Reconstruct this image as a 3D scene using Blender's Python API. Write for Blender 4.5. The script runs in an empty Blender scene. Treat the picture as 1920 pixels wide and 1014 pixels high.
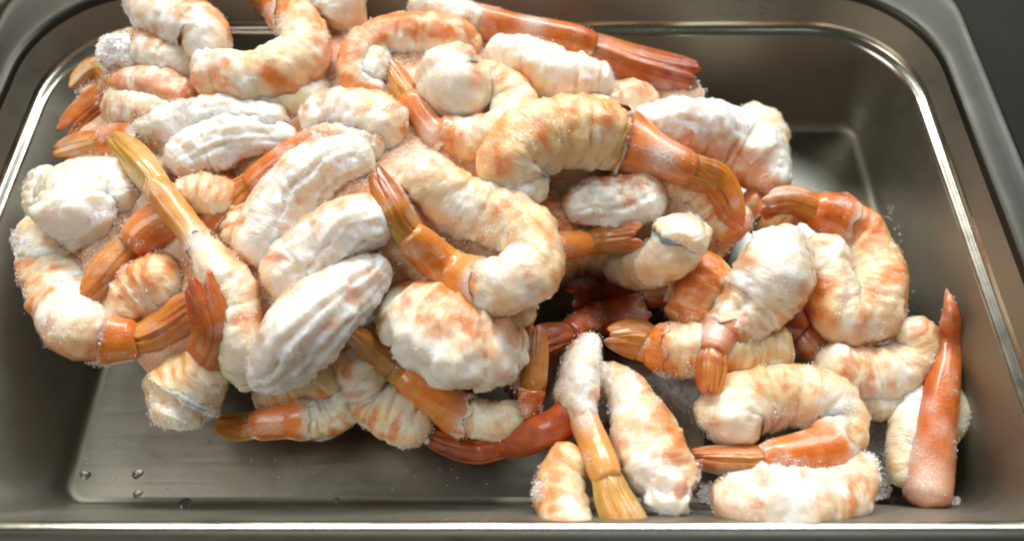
import bpy, math, random
import numpy as np

# ------------------------------------------------------------------ camera, world, lights, exposure
CM = 0.01
FPX, PITCH, CAMZ = 1500.0, math.radians(59.337), 26.98      # focal length in photo pixels, tilt below the horizon, height (cm)
sc = bpy.context.scene
col = sc.collection
cam_d = bpy.data.cameras.new("camera"); cam = bpy.data.objects.new("camera", cam_d); col.objects.link(cam)
cam.location = (0, 0, CAMZ * CM)
cam.rotation_euler = (math.pi / 2 - PITCH, 0, 0)
cam_d.sensor_fit = 'HORIZONTAL'; cam_d.sensor_width = 36.0; cam_d.lens = 36.0 * FPX / 1920
cam_d.clip_start = 0.01; cam_d.clip_end = 20
cam_d.dof.use_dof = True; cam_d.dof.focus_distance = 0.26; cam_d.dof.aperture_fstop = 5.6
sc.camera = cam

world = bpy.data.worlds.new("World"); sc.world = world; world.use_nodes = True
wb = world.node_tree.nodes["Background"]
wb.inputs[0].default_value = (0.80, 0.77, 0.64, 1); wb.inputs[1].default_value = 0.10

def area(name, loc, target, sx, sy, power, color):
    d = bpy.data.lights.new(name, 'AREA'); d.shape = 'RECTANGLE'; d.size = sx * CM; d.size_y = sy * CM
    d.energy = power; d.color = color
    o = bpy.data.objects.new(name, d); col.objects.link(o)
    from mathutils import Vector
    L, T = Vector(loc) * CM, Vector(target) * CM
    o.location = L; o.rotation_euler = (T - L).to_track_quat('-Z', 'Y').to_euler()
    return o
area("ceiling_lamp", (-66, -4, 92), (-2, 15, 3), 50, 44, 4.8, (1.0, 0.95, 0.87))
area("kitchen_lamp", (-12, 130, 112), (-2, 16, 3), 150, 24, 31.0, (1.0, 0.96, 0.89))
area("window_light", (50, 82, 92), (4, 17, 2), 64, 50, 9.0, (0.90, 0.97, 1.0))

sc.view_settings.view_transform = 'Standard'; sc.view_settings.look = 'None'
sc.view_settings.exposure = 0.06; sc.view_settings.gamma = 1.0
sc.cycles.filter_width = 1.9
sc.cycles.use_denoising = True

# ------------------------------------------------------------------ projection helpers (photo pixel + height -> place in the tray)
_cp, _sp = math.cos(PITCH), math.sin(PITCH)
FW = np.array([0, _cp, -_sp]); UP = np.array([0, _sp, _cp]); RI = np.array([1.0, 0, 0]); CAM = np.array([0, 0, CAMZ])
def unproj(u, v, z):
    d = FW + RI * (u - 960) / FPX - UP * (v - 507) / FPX
    return CAM + d * ((z - CAMZ) / d[2])
def project(P):
    d = P - CAM; w = d @ FW
    return 960 + FPX * (d @ RI) / w, 507 - FPX * (d @ UP) / w

# ------------------------------------------------------------------ numpy noise
_rng = np.random.RandomState(5)
_perm = _rng.permutation(4096); _val = _rng.rand(4096)
def vnoise(p):
    p = np.asarray(p, float); i = np.floor(p).astype(np.int64); f = p - i; f = f * f * (3 - 2 * f)
    out = 0
    for dx in (0, 1):
        for dy in (0, 1):
            for dz in (0, 1):
                h = _val[_perm[(_perm[(_perm[(i[..., 0] + dx) & 4095] + i[..., 1] + dy) & 4095] + i[..., 2] + dz) & 4095]]
                w = (f[..., 0] if dx else 1 - f[..., 0]) * (f[..., 1] if dy else 1 - f[..., 1]) * (f[..., 2] if dz else 1 - f[..., 2])
                out = out + h * w
    return out
def fbm(p, n=3):
    s = 0; a = 1; t = 0
    for k in range(n):
        s = s + a * vnoise(p * 2 ** k + 17.3 * k); t += a; a *= .5
    return s / t
def sstep(a, b, x):
    t = np.clip((x - a) / (b - a), 0, 1); return t * t * (3 - 2 * t)

# ------------------------------------------------------------------ node helpers
def new_mat(name):
    m = bpy.data.materials.new(name); m.use_nodes = True
    nt = m.node_tree; b = nt.nodes["Principled BSDF"]
    return m, nt, b
def N(nt, typ, **kw):
    n = nt.nodes.new(typ)
    for k, v in kw.items():
        if k.startswith('i_'): n.inputs[k[2:]].default_value = v
        else: setattr(n, k, v)
    return n
def mixc(nt, fac, a, b):
    n = nt.nodes.new('ShaderNodeMix'); n.data_type = 'RGBA'
    for sock, val in ((n.inputs[0], fac), (n.inputs[6], a), (n.inputs[7], b)):
        if isinstance(val, (tuple, float, int)): sock.default_value = val
        else: nt.links.new(val, sock)
    return n.outputs[2]
def mathn(nt, op, a, b=None, clamp=False):
    n = nt.nodes.new('ShaderNodeMath'); n.operation = op; n.use_clamp = clamp
    for sock, val in ((n.inputs[0], a), (n.inputs[1], b)):
        if val is None: continue
        if isinstance(val, (float, int)): sock.default_value = val
        else: nt.links.new(val, sock)
    return n.outputs[0]

def flesh_material():
    m, nt, b = new_mat("shrimp_flesh"); L = nt.links
    at = N(nt, 'ShaderNodeAttribute', attribute_name="mask"); sep = N(nt, 'ShaderNodeSeparateColor'); L.new(at.outputs['Color'], sep.inputs[0])
    tc = N(nt, 'ShaderNodeTexCoord')
    n1 = N(nt, 'ShaderNodeTexNoise', i_Scale=300.0, i_Detail=3.0, i_Roughness=.6); L.new(tc.outputs['Object'], n1.inputs['Vector'])
    n2 = N(nt, 'ShaderNodeTexNoise', i_Scale=1500.0, i_Detail=3.0, i_Roughness=.7); L.new(tc.outputs['Object'], n2.inputs['Vector'])
    c = mixc(nt, sep.outputs[2], (0.86, 0.67, 0.44, 1), (0.83, 0.55, 0.17, 1))
    n3 = mathn(nt, 'MULTIPLY_ADD', n1.outputs[0], 1.2); n3.node.inputs[2].default_value = -.6
    ro = mathn(nt, 'ADD', sep.outputs[0], mathn(nt, 'MULTIPLY', n3, mathn(nt, 'MULTIPLY', sep.outputs[0], 1.0)), clamp=True)
    oc = mixc(nt, ro, (0.86, 0.43, 0.10, 1), (0.76, 0.23, 0.02, 1))
    c = mixc(nt, mathn(nt, 'MULTIPLY', ro, 1.05, clamp=True), c, oc)
    fw = mathn(nt, 'MULTIPLY', sep.outputs[1], mathn(nt, 'MULTIPLY_ADD', n2.outputs[0], 1.2, clamp=True), clamp=True)
    fw.node.inputs[1].default_value = 1.0
    c = mixc(nt, mathn(nt, 'MULTIPLY', sep.outputs[1], mathn(nt, 'ADD', n2.outputs[0], .45), clamp=True), c, (0.93, 0.91, 0.87, 1))
    L.new(c, b.inputs['Base Color'])
    L.new(mathn(nt, 'ADD', mathn(nt, 'MULTIPLY', n2.outputs[0], .35), .2), b.inputs['Roughness'])
    b.inputs['Subsurface Weight'].default_value = .85
    b.inputs['Subsurface Radius'].default_value = (1.0, .52, .22); b.inputs['Subsurface Scale'].default_value = .006
    b.inputs['Specular IOR Level'].default_value = .5
    b.inputs['Coat Weight'].default_value = 1.0; b.inputs['Coat Roughness'].default_value = .09
    st = N(nt, 'ShaderNodeAttribute', attribute_name="st")
    mp = N(nt, 'ShaderNodeMapping'); mp.inputs['Scale'].default_value = (6.5, 1.1, 1.0); L.new(st.outputs['Vector'], mp.inputs[0])
    n4 = N(nt, 'ShaderNodeTexNoise', i_Scale=1.0, i_Detail=5.0, i_Roughness=.62, i_Distortion=.5); L.new(mp.outputs[0], n4.inputs['Vector'])
    bp0 = N(nt, 'ShaderNodeBump', i_Strength=.6, i_Distance=.0012); L.new(n4.outputs[0], bp0.inputs['Height'])
    bp = N(nt, 'ShaderNodeBump', i_Strength=.35, i_Distance=.0006); L.new(n2.outputs[0], bp.inputs['Height']); L.new(bp0.outputs[0], bp.inputs['Normal'])
    bp2 = N(nt, 'ShaderNodeBump', i_Strength=.3, i_Distance=.0012); L.new(n1.outputs[0], bp2.inputs['Height']); L.new(bp.outputs[0], bp2.inputs['Normal'])
    L.new(bp2.outputs[0], b.inputs['Normal']); L.new(bp2.outputs[0], b.inputs['Coat Normal'])
    return m

def shell_material():
    m, nt, b = new_mat("shrimp_shell"); L = nt.links
    st = N(nt, 'ShaderNodeAttribute', attribute_name="st"); tc = N(nt, 'ShaderNodeTexCoord')
    at = N(nt, 'ShaderNodeAttribute', attribute_name="mask"); sep = N(nt, 'ShaderNodeSeparateColor'); L.new(at.outputs['Color'], sep.inputs[0])
    oi = N(nt, 'ShaderNodeObjectInfo')
    mp = N(nt, 'ShaderNodeMapping'); mp.inputs['Scale'].default_value = (.7, 13.0, 1.0); L.new(st.outputs['Vector'], mp.inputs[0])
    ns = N(nt, 'ShaderNodeTexNoise', i_Scale=1.6, i_Detail=4.0, i_Roughness=.6); L.new(mp.outputs[0], ns.inputs['Vector'])
    n1 = N(nt, 'ShaderNodeTexNoise', i_Scale=260.0, i_Detail=3.0); L.new(tc.outputs['Object'], n1.inputs['Vector'])
    n2 = N(nt, 'ShaderNodeTexNoise', i_Scale=1400.0, i_Detail=2.0); L.new(tc.outputs['Object'], n2.inputs['Vector'])
    # object colour: red = hue (amber to dark red)
    sc2 = N(nt, 'ShaderNodeSeparateColor'); L.new(oi.outputs['Color'], sc2.inputs[0])
    hue = mathn(nt, 'ADD', sc2.outputs[0], mathn(nt, 'MULTIPLY', sep.outputs[0], .55))
    hue = mathn(nt, 'ADD', hue, mathn(nt, 'MULTIPLY', mathn(nt, 'SUBTRACT', n1.outputs[0], .5), .5), clamp=True)
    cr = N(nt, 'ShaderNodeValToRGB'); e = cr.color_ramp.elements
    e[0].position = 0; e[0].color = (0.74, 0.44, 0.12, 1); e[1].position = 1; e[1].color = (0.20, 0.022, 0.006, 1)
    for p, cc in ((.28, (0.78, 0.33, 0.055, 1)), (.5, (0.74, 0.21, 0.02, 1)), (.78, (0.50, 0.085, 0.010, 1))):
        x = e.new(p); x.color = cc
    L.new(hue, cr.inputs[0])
    stq = N(nt, 'ShaderNodeValToRGB'); q = stq.color_ramp.elements
    q[0].position = .34; q[0].color = (.45, .36, .30, 1); q[1].position = .62; q[1].color = (1.1, 1.1, 1.1, 1); L.new(ns.outputs[0], stq.inputs[0])
    mu = N(nt, 'ShaderNodeMix', data_type='RGBA', blend_type='MULTIPLY'); mu.inputs[0].default_value = .38
    L.new(cr.outputs[0], mu.inputs[6]); L.new(stq.outputs[0], mu.inputs[7])
    c = mixc(nt, mathn(nt, 'MULTIPLY', sep.outputs[1], mathn(nt, 'ADD', n2.outputs[0], .3), clamp=True), mu.outputs[2], (0.88, 0.82, 0.76, 1))
    L.new(c, b.inputs['Base Color'])
    L.new(mathn(nt, 'ADD', mathn(nt, 'MULTIPLY', n1.outputs[0], .3), .17), b.inputs['Roughness'])
    b.inputs['Subsurface Weight'].default_value = .5; b.inputs['Subsurface Radius'].default_value = (1, .4, .12); b.inputs['Subsurface Scale'].default_value = .003
    b.inputs['Coat Weight'].default_value = .6; b.inputs['Coat Roughness'].default_value = .13
    bp = N(nt, 'ShaderNodeBump', i_Strength=.3, i_Distance=.0005); L.new(ns.outputs[0], bp.inputs['Height'])
    bp2 = N(nt, 'ShaderNodeBump', i_Strength=.35, i_Distance=.0006); L.new(n2.outputs[0], bp2.inputs['Height']); L.new(bp.outputs[0], bp2.inputs['Normal'])
    L.new(bp2.outputs[0], b.inputs['Normal'])
    return m

def frost_material(name, colr, trans):
    m, nt, b = new_mat(name); L = nt.links
    tc = N(nt, 'ShaderNodeTexCoord'); n = N(nt, 'ShaderNodeTexNoise', i_Scale=180.0, i_Detail=4.0); L.new(tc.outputs['Object'], n.inputs['Vector'])
    c = mixc(nt, n.outputs[0], tuple(x * .9 for x in colr[:3]) + (1,), tuple(min(1, x * 1.06) for x in colr[:3]) + (1,))
    L.new(c, b.inputs['Base Color']); b.inputs['Roughness'].default_value = .22
    b.inputs['Transmission Weight'].default_value = trans; b.inputs['IOR'].default_value = 1.31
    return m

def steel_material(name, sx, sy, rough=.27, dim=1.0):
    m, nt, b = new_mat(name); L = nt.links
    tc = N(nt, 'ShaderNodeTexCoord')
    mp = N(nt, 'ShaderNodeMapping'); mp.inputs['Scale'].default_value = (sx, sy, sx); L.new(tc.outputs['Object'], mp.inputs[0])
    n = N(nt, 'ShaderNodeTexNoise', i_Scale=1.0, i_Detail=4.0, i_Roughness=.65); L.new(mp.outputs[0], n.inputs['Vector'])
    n1 = N(nt, 'ShaderNodeTexNoise', i_Scale=32.0, i_Detail=7.0, i_Roughness=.72, i_Distortion=.6); L.new(tc.outputs['Object'], n1.inputs['Vector'])
    b.inputs['Metallic'].default_value = 1.0
    c = mixc(nt, n1.outputs[0], (0.42 * dim, 0.41 * dim, 0.345 * dim, 1), (0.50 * dim, 0.49 * dim, 0.42 * dim, 1)); L.new(c, b.inputs['Base Color'])
    r = mathn(nt, 'ADD', mathn(nt, 'MULTIPLY', n.outputs[0], .16), rough - .08)
    r = mathn(nt, 'ADD', r, mathn(nt, 'MULTIPLY', mathn(nt, 'SUBTRACT', n1.outputs[0], .5), .30)); L.new(r, b.inputs['Roughness'])
    bp = N(nt, 'ShaderNodeBump', i_Strength=.12, i_Distance=.0002); L.new(n.outputs[0], bp.inputs['Height'])
    L.new(bp.outputs[0], b.inputs['Normal'])
    return m

M_FLESH = flesh_material(); M_SHELL = shell_material()
M_FROST = frost_material("frost_crystals", (0.93, 0.92, 0.90), .0)
M_ICE = frost_material("loose_ice", (0.95, 0.96, 0.96), .1)
M_STEEL = steel_material("brushed_steel_floor", 22, 500, .33, .62)
M_WALL = steel_material("drawn_steel", 120, 120, .56, .72); M_RIM = steel_material("satin_steel", 90, 90, .45, .11); M_BEAD = steel_material("polished_steel_edge", 60, 60, .24, 1.05)

# ------------------------------------------------------------------ mesh helpers
def link_mesh(name, V, F, mat, parent=None, attrs=None, smooth=True):
    """V in cm (n,3); F list/array of quads (m,4) or tris (m,3)"""
    me = bpy.data.meshes.new(name); F = np.asarray(F, np.int32); V = np.asarray(V, np.float32) * CM
    k = F.shape[1]
    me.vertices.add(len(V)); me.vertices.foreach_set('co', V.ravel())
    me.loops.add(F.size); me.loops.foreach_set('vertex_index', F.ravel())
    me.polygons.add(len(F)); me.polygons.foreach_set('loop_start', np.arange(0, F.size, k, dtype=np.int32))
    me.polygons.foreach_set('use_smooth', np.full(len(F), smooth))
    if attrs:
        for an, arr in attrs.items():
            if arr.shape[1] == 4:
                a = me.attributes.new(an, 'FLOAT_COLOR', 'POINT'); a.data.foreach_set('color', arr.astype(np.float32).ravel())
            else:
                a = me.attributes.new(an, 'FLOAT_VECTOR', 'POINT'); a.data.foreach_set('vector', arr.astype(np.float32).ravel())
    me.update(calc_edges=True); me.validate()
    me.materials.append(mat)
    o = bpy.data.objects.new(name, me); col.objects.link(o)
    if parent is not None:
        o.parent = parent; o.location = -parent.location
    return o
def tube_faces(nt_, np_):
    i = np.arange(nt_ - 1)[:, None] * np_; j = np.arange(np_)[None, :]; j2 = (j + 1) % np_
    return np.stack([i + j, i + j2, i + np_ + j2, i + np_ + j], -1).reshape(-1, 4)
def grid_faces(nr, nc, off=0, flip=False):
    i = np.arange(nr - 1)[:, None] * nc; j = np.arange(nc - 1)[None, :]
    f = np.stack([i + j, i + j + 1, i + nc + j + 1, i + nc + j], -1).reshape(-1, 4) + off
    return f[:, ::-1] if flip else f
def empty(name, loc, label, cat, group=None):
    o = bpy.data.objects.new(name, None); col.objects.link(o); o.location = np.array(loc) * CM
    o.empty_display_size = .01; o['label'] = label; o['category'] = cat
    if group: o['group'] = group
    return o

# ------------------------------------------------------------------ counter top
def counter():
    m, nt, b = new_mat("dark_granite"); L = nt.links
    tc = N(nt, 'ShaderNodeTexCoord')
    v = N(nt, 'ShaderNodeTexVoronoi', i_Scale=42.0); L.new(tc.outputs['Object'], v.inputs['Vector'])
    n = N(nt, 'ShaderNodeTexNoise', i_Scale=14.0, i_Detail=5.0); L.new(tc.outputs['Object'], n.inputs['Vector'])
    r = N(nt, 'ShaderNodeValToRGB'); e = r.color_ramp.elements
    e[0].position = .13; e[0].color = (.16, .12, .07, 1); e[1].position = .25; e[1].color = (.010, .010, .007, 1); L.new(v.outputs['Distance'], r.inputs[0])
    r2 = N(nt, 'ShaderNodeValToRGB'); e = r2.color_ramp.elements
    e[0].position = .55; e[0].color = (0, 0, 0, 1); e[1].position = .66; e[1].color = (1, 1, 1, 1); L.new(n.outputs[0], r2.inputs[0])
    L.new(mixc(nt, r2.outputs[0], r.outputs[0], (.014, .013, .008, 1)), b.inputs['Base Color']); b.inputs['Roughness'].default_value = .7; b.inputs['Specular IOR Level'].default_value = .15
    V = [(-60, -30, -.35), (60, -30, -.35), (60, 70, -.35), (-60, 70, -.35), (-60, -30, -3), (60, -30, -3), (60, 70, -3), (-60, 70, -3)]
    o = link_mesh("countertop", V, [(0, 1, 2, 3), (7, 6, 5, 4), (0, 4, 5, 1), (1, 5, 6, 2), (2, 6, 7, 3), (3, 7, 4, 0)], m, smooth=False)
    o['kind'] = 'structure'
counter()

# ------------------------------------------------------------------ steel tray
FLOOR = (-15.1, 15.0, 6.85, 23.3); STEP = (-17.45, 15.15, 5.35, 24.25); RIM = (-17.95, 15.65, 4.85, 25.0)
def lerp4(a, b, t): return tuple(x + (y - x) * t for x, y in zip(a, b))
def grow(r, g): return (r[0] - g, r[1] + g, r[2] - g, r[3] + g)
NC = 14
def loop(rect, z, rad):
    xl, xr, yn, yb = rect; P = []
    rn = min(rad, .9 + .1 * rad)
    for rad, cx, cy, a0 in ((rad, xr - rad, yb - rad, 0), (rad, xl + rad, yb - rad, 90), (rn, xl + rn, yn + rn, 180), (rn, xr - rn, yn + rn, 270)):
        for k in range(NC + 1):
            a = math.radians(a0 + 90 * k / NC); P.append((cx + rad * math.cos(a), cy + rad * math.sin(a), z))
        # straight run to the next corner gets a few points so that wide faces stay even
    return P
def tray():
    t = empty("steel_tray", (0, 15, 0), "rectangular stainless steel tray holding the frozen shrimp heap", "tray")
    inner = []
    nw = 10
    prof = [(grow(FLOOR, -.32), 0, .6), (grow(FLOOR, -.2), .015, .65), (grow(FLOOR, -.1), .07, .75), (grow(FLOOR, -.02), .18, .85), (grow(FLOOR, .04), .4, .95)]
    for k in range(1, nw + 1):
        f = k / nw; prof.append((lerp4(grow(FLOOR, .04), STEP, f), .4 + (4.35 - .4) * f, 1.05 + (3.7 - 1.05) * f))
    s = STEP
    prof += [(grow(s, .03), 4.42, 3.72), (grow(s, .10), 4.48, 3.75), (grow(s, .20), 4.50, 3.8), (grow(s, .28), 4.53, 3.85), (grow(s, .33), 4.60, 3.9), (grow(s, .36), 4.75, 3.9)]
    i0 = len(prof) - 7; s2 = grow(s, .36)
    for k in range(1, 4): prof.append((lerp4(s2, RIM, k / 3), 4.75 + .95 * k / 3, 3.9 + .2 * k / 3))
    V = [p for r, z, c in prof for p in loop(r, z, c)]
    n = 4 * (NC + 1); F = tube_faces(len(prof), n)
    cut_ = [V[:(i0 + 1) * n], V[i0 * n:(i0 + 7) * n], V[(i0 + 6) * n:]]
    link_mesh("basin_wall", cut_[0], tube_faces(i0 + 1, n), M_WALL, t)
    link_mesh("stacking_ledge", cut_[1], tube_faces(7, n), M_BEAD, t)
    link_mesh("upper_wall", cut_[2], tube_faces(len(prof) - i0 - 6, n), M_WALL, t)
    # floor as a gently crowned sheet of rings
    r0, _, c0 = prof[0]; cx, cy = (r0[0] + r0[1]) / 2, (r0[2] + r0[3]) / 2
    base = np.array(loop(r0, 0, c0)); rings = []
    for f in (1, .97, .9, .75, .5, .25, .02):
        q = base.copy(); q[:, 0] = cx + (q[:, 0] - cx) * f; q[:, 1] = cy + (q[:, 1] - cy) * f; q[:, 2] = .05 * (1 - f) ; rings.append(q)
    VF = np.concatenate(rings); link_mesh("floor", VF, tube_faces(len(rings), n)[:, ::-1], M_STEEL, t)
    # flange, rolled lip and outside
    R2 = grow(RIM, .45)
    prof2 = [(RIM, 5.7, 4.1), (grow(RIM, .03), 5.86, 4.12), (grow(RIM, .09), 5.95, 4.15), (grow(RIM, .18), 5.99, 4.2), (grow(RIM, .3), 6.0, 4.3), (R2, 6.0, 4.4), (grow(R2, .25), 5.985, 4.0), (grow(R2, .55), 5.97, 3.2), (grow(R2, .64), 5.975, 2.6), (grow(R2, .70), 5.99, 2.6), (grow(R2, .80), 5.995, 2.6), (grow(R2, .90), 5.97, 2.6), (grow(R2, .96), 5.9, 2.6), (grow(R2, .97), 5.75, 2.6), (grow(R2, .9), 5.70, 2.6), (grow(R2, .8), 5.8, 2.6),
             (grow(R2, 0), 5.88, 4.4), (grow(RIM, .12), 5.6, 4.3), (grow(STEP, .5), 4.75, 4.0), (grow(STEP, .15), 4.35, 3.8), (grow(FLOOR, .2), .4, 1.2), (grow(FLOOR, -.1), -.1, 1.0), (grow(FLOOR, -.6), -.3, .9), (grow(FLOOR, -6), -.3, .3)]
    V = [p for r, z, c in prof2 for p in loop(r, z, c)]
    link_mesh("rim_flange", V, tube_faces(len(prof2), n), M_RIM, t)
    # shallow stamped marks high on the back wall, worn past reading
    Vm, Fm = [], []
    def stroke(pts, w=.05):
        for (x0, z0), (x1, z1) in zip(pts, pts[1:]):
            d = np.array([x1 - x0, z1 - z0]); L_ = np.linalg.norm(d); d /= L_; nn = np.array([-d[1], d[0]]) * w / 2
            b0 = len(Vm)
            for zz in (0.0, -.035):
                for (x, z) in ((x0, z0), (x1, z1)):
                    for sgn in (-1, 1):
                        px, pz = x + nn[0] * sgn, z + nn[1] * sgn
                        Vm.append((px, 24.61 + (pz - 4.75) / .95 * .39 + zz + .005, pz))
            Fm.extend([(b0, b0 + 1, b0 + 3, b0 + 2), (b0 + 4, b0 + 6, b0 + 7, b0 + 5), (b0, b0 + 2, b0 + 6, b0 + 4), (b0 + 1, b0 + 5, b0 + 7, b0 + 3), (b0, b0 + 4, b0 + 5, b0 + 1), (b0 + 2, b0 + 3, b0 + 7, b0 + 6)])
    for x, g in ((8.05, [(0, .1), (.25, 0), (.5, 0)]), (8.7, [(0, .45), (.3, .5), (.42, .35), (.1, .05), (.45, 0)]), (9.6, [(.4, .5), (.05, .45), (.05, .28), (.4, .22), (.35, .02), (0, 0)]), (10.8, [(0, .25), (.6, .25)])):
        stroke([(x + a, 5.0 + b) for a, b in g])
    link_mesh("stamped_mark", Vm, Fm, M_WALL, t, smooth=False)
tray()

# ------------------------------------------------------------------ the heap: height of the pile over the photo
ANCH = np.array([(700, 350, 6.6), (300, 300, 6.0), (130, 220, 5.2), (120, 400, 5.0), (80, 560, 4.4), (210, 620, 4.6), (340, 740, 3.4), (480, 790, 1.8), (600, 770, 2.0), (730, 790, 2.1), (900, 840, 1.2),
    (850, 640, 4.6), (600, 600, 5.6), (300, 20, 7.0), (500, 100, 6.9), (640, 10, 6.8), (800, 60, 6.4), (1000, 60, 6.0), (1130, 100, 5.4), (1300, 140, 4.6), (1000, 250, 6.1), (1250, 320, 5.2), (1440, 280, 3.2), (1430, 240, 3.0),
    (1270, 440, 4.4), (1450, 520, 3.7), (1600, 520, 2.2), (1430, 660, 1.9), (1650, 700, 1.3), (1460, 790, 2.3), (1470, 930, 3.0), (1100, 690, 2.7), (1230, 890, 2.7), (1055, 930, 2.8), (1150, 930, 3.4),
    (1740, 900, 1.2), (1775, 540, 3.4), (1805, 700, 1.4), (1000, 690, 3.6), (1330, 700, 2.6), (940, 780, 2.4), (1150, 560, 2.0), (1180, 640, 2.2), (370, 520, 5.6), (160, 570, 5.3), (980, 500, 5.6), (450, 640, 5.0)], float)
def pile_z(u, v):
    d2 = (ANCH[:, 0] - u) ** 2 + (ANCH[:, 1] - v) ** 2 + 900
    w = d2 ** -1.6
    return float((w * ANCH[:, 2]).sum() / w.sum())

def catmull(K, n):
    """smooth curve through control rows K, n samples even in length; also returns the parameter of each control row"""
    K = np.asarray(K, float)
    if len(K) == 2: K = np.stack([K[0], (K[0] + K[1]) / 2, K[1]]); mid = True
    else: mid = False
    P = np.vstack([2 * K[0] - K[1], K, 2 * K[-1] - K[-2]]); S = []
    for i in range(1, len(P) - 2):
        t = np.linspace(0, 1, 24, endpoint=False)[:, None]
        a, b, c, d = P[i - 1], P[i], P[i + 1], P[i + 2]
        S.append(.5 * (2 * b + (c - a) * t + (2 * a - 5 * b + 4 * c - d) * t ** 2 + (3 * b - a - 3 * c + d) * t ** 3))
    S = np.vstack(S + [K[-1:]])
    L = np.concatenate([[0], np.cumsum(np.linalg.norm(np.diff(S[:, :3], axis=0), axis=1))])
    kn = L[np.arange(len(K)) * 24]
    if mid: kn = kn[[0, 2]]
    q = np.linspace(0, L[-1], n)
    return np.stack([np.interp(q, L, S[:, k]) for k in range(S.shape[1])], 1), q, kn

def frames(C):
    T = np.gradient(C, axis=0); T /= np.linalg.norm(T, axis=1)[:, None] + 1e-9
    Vw = CAM - C; Vw /= np.linalg.norm(Vw, axis=1)[:, None]
    B = Vw - (Vw * T).sum(1)[:, None] * T; B /= np.linalg.norm(B, axis=1)[:, None] + 1e-9
    for _ in range(4):                                     # even out the twist along the curve
        B[1:-1] = (B[:-2] + 2 * B[1:-1] + B[2:]); B -= (B * T).sum(1)[:, None] * T; B /= np.linalg.norm(B, axis=1)[:, None] + 1e-9
    return T, np.cross(B, T), B

CENTRES = []           # (x, y, z, r) samples of everything laid down, for the frost between the shrimp
def resample(C, q, a, b, n):
    s = np.linspace(a, b, n); return np.stack([np.interp(s, q, C[:, k]) for k in range(C.shape[1])], 1), s

OCT_V = np.array([(1, 0, 0), (-1, 0, 0), (0, 1, 0), (0, -1, 0), (0, 0, 1), (0, 0, -1)], float)
OCT_F = np.array([(0, 2, 4), (2, 1, 4), (1, 3, 4), (3, 0, 4), (2, 0, 5), (1, 2, 5), (3, 1, 5), (0, 3, 5)])
def granules(P, size, rs):
    n = len(P); V = OCT_V[None] * (size[:, None, None] * (0.5 + rs.rand(n, 1, 3)))
    a = rs.randn(n, 3, 3); Q, _ = np.linalg.qr(a); V = V @ Q + P[:, None]
    return V.reshape(-1, 3), (OCT_F[None] + 6 * np.arange(n)[:, None, None]).reshape(-1, 3)

def spots_mask(P, spots, nz):
    u, v = project(P); m = np.zeros(len(P))
    for s in spots:
        r = s[2]; k = s[3] if len(s) > 3 else 1.0
        m = np.maximum(m, k * np.exp(-(((u - s[0]) / r) ** 2 + ((v - s[1]) / r) ** 2) ** 1.0))
    return m * (.62 + .5 * nz)

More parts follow.
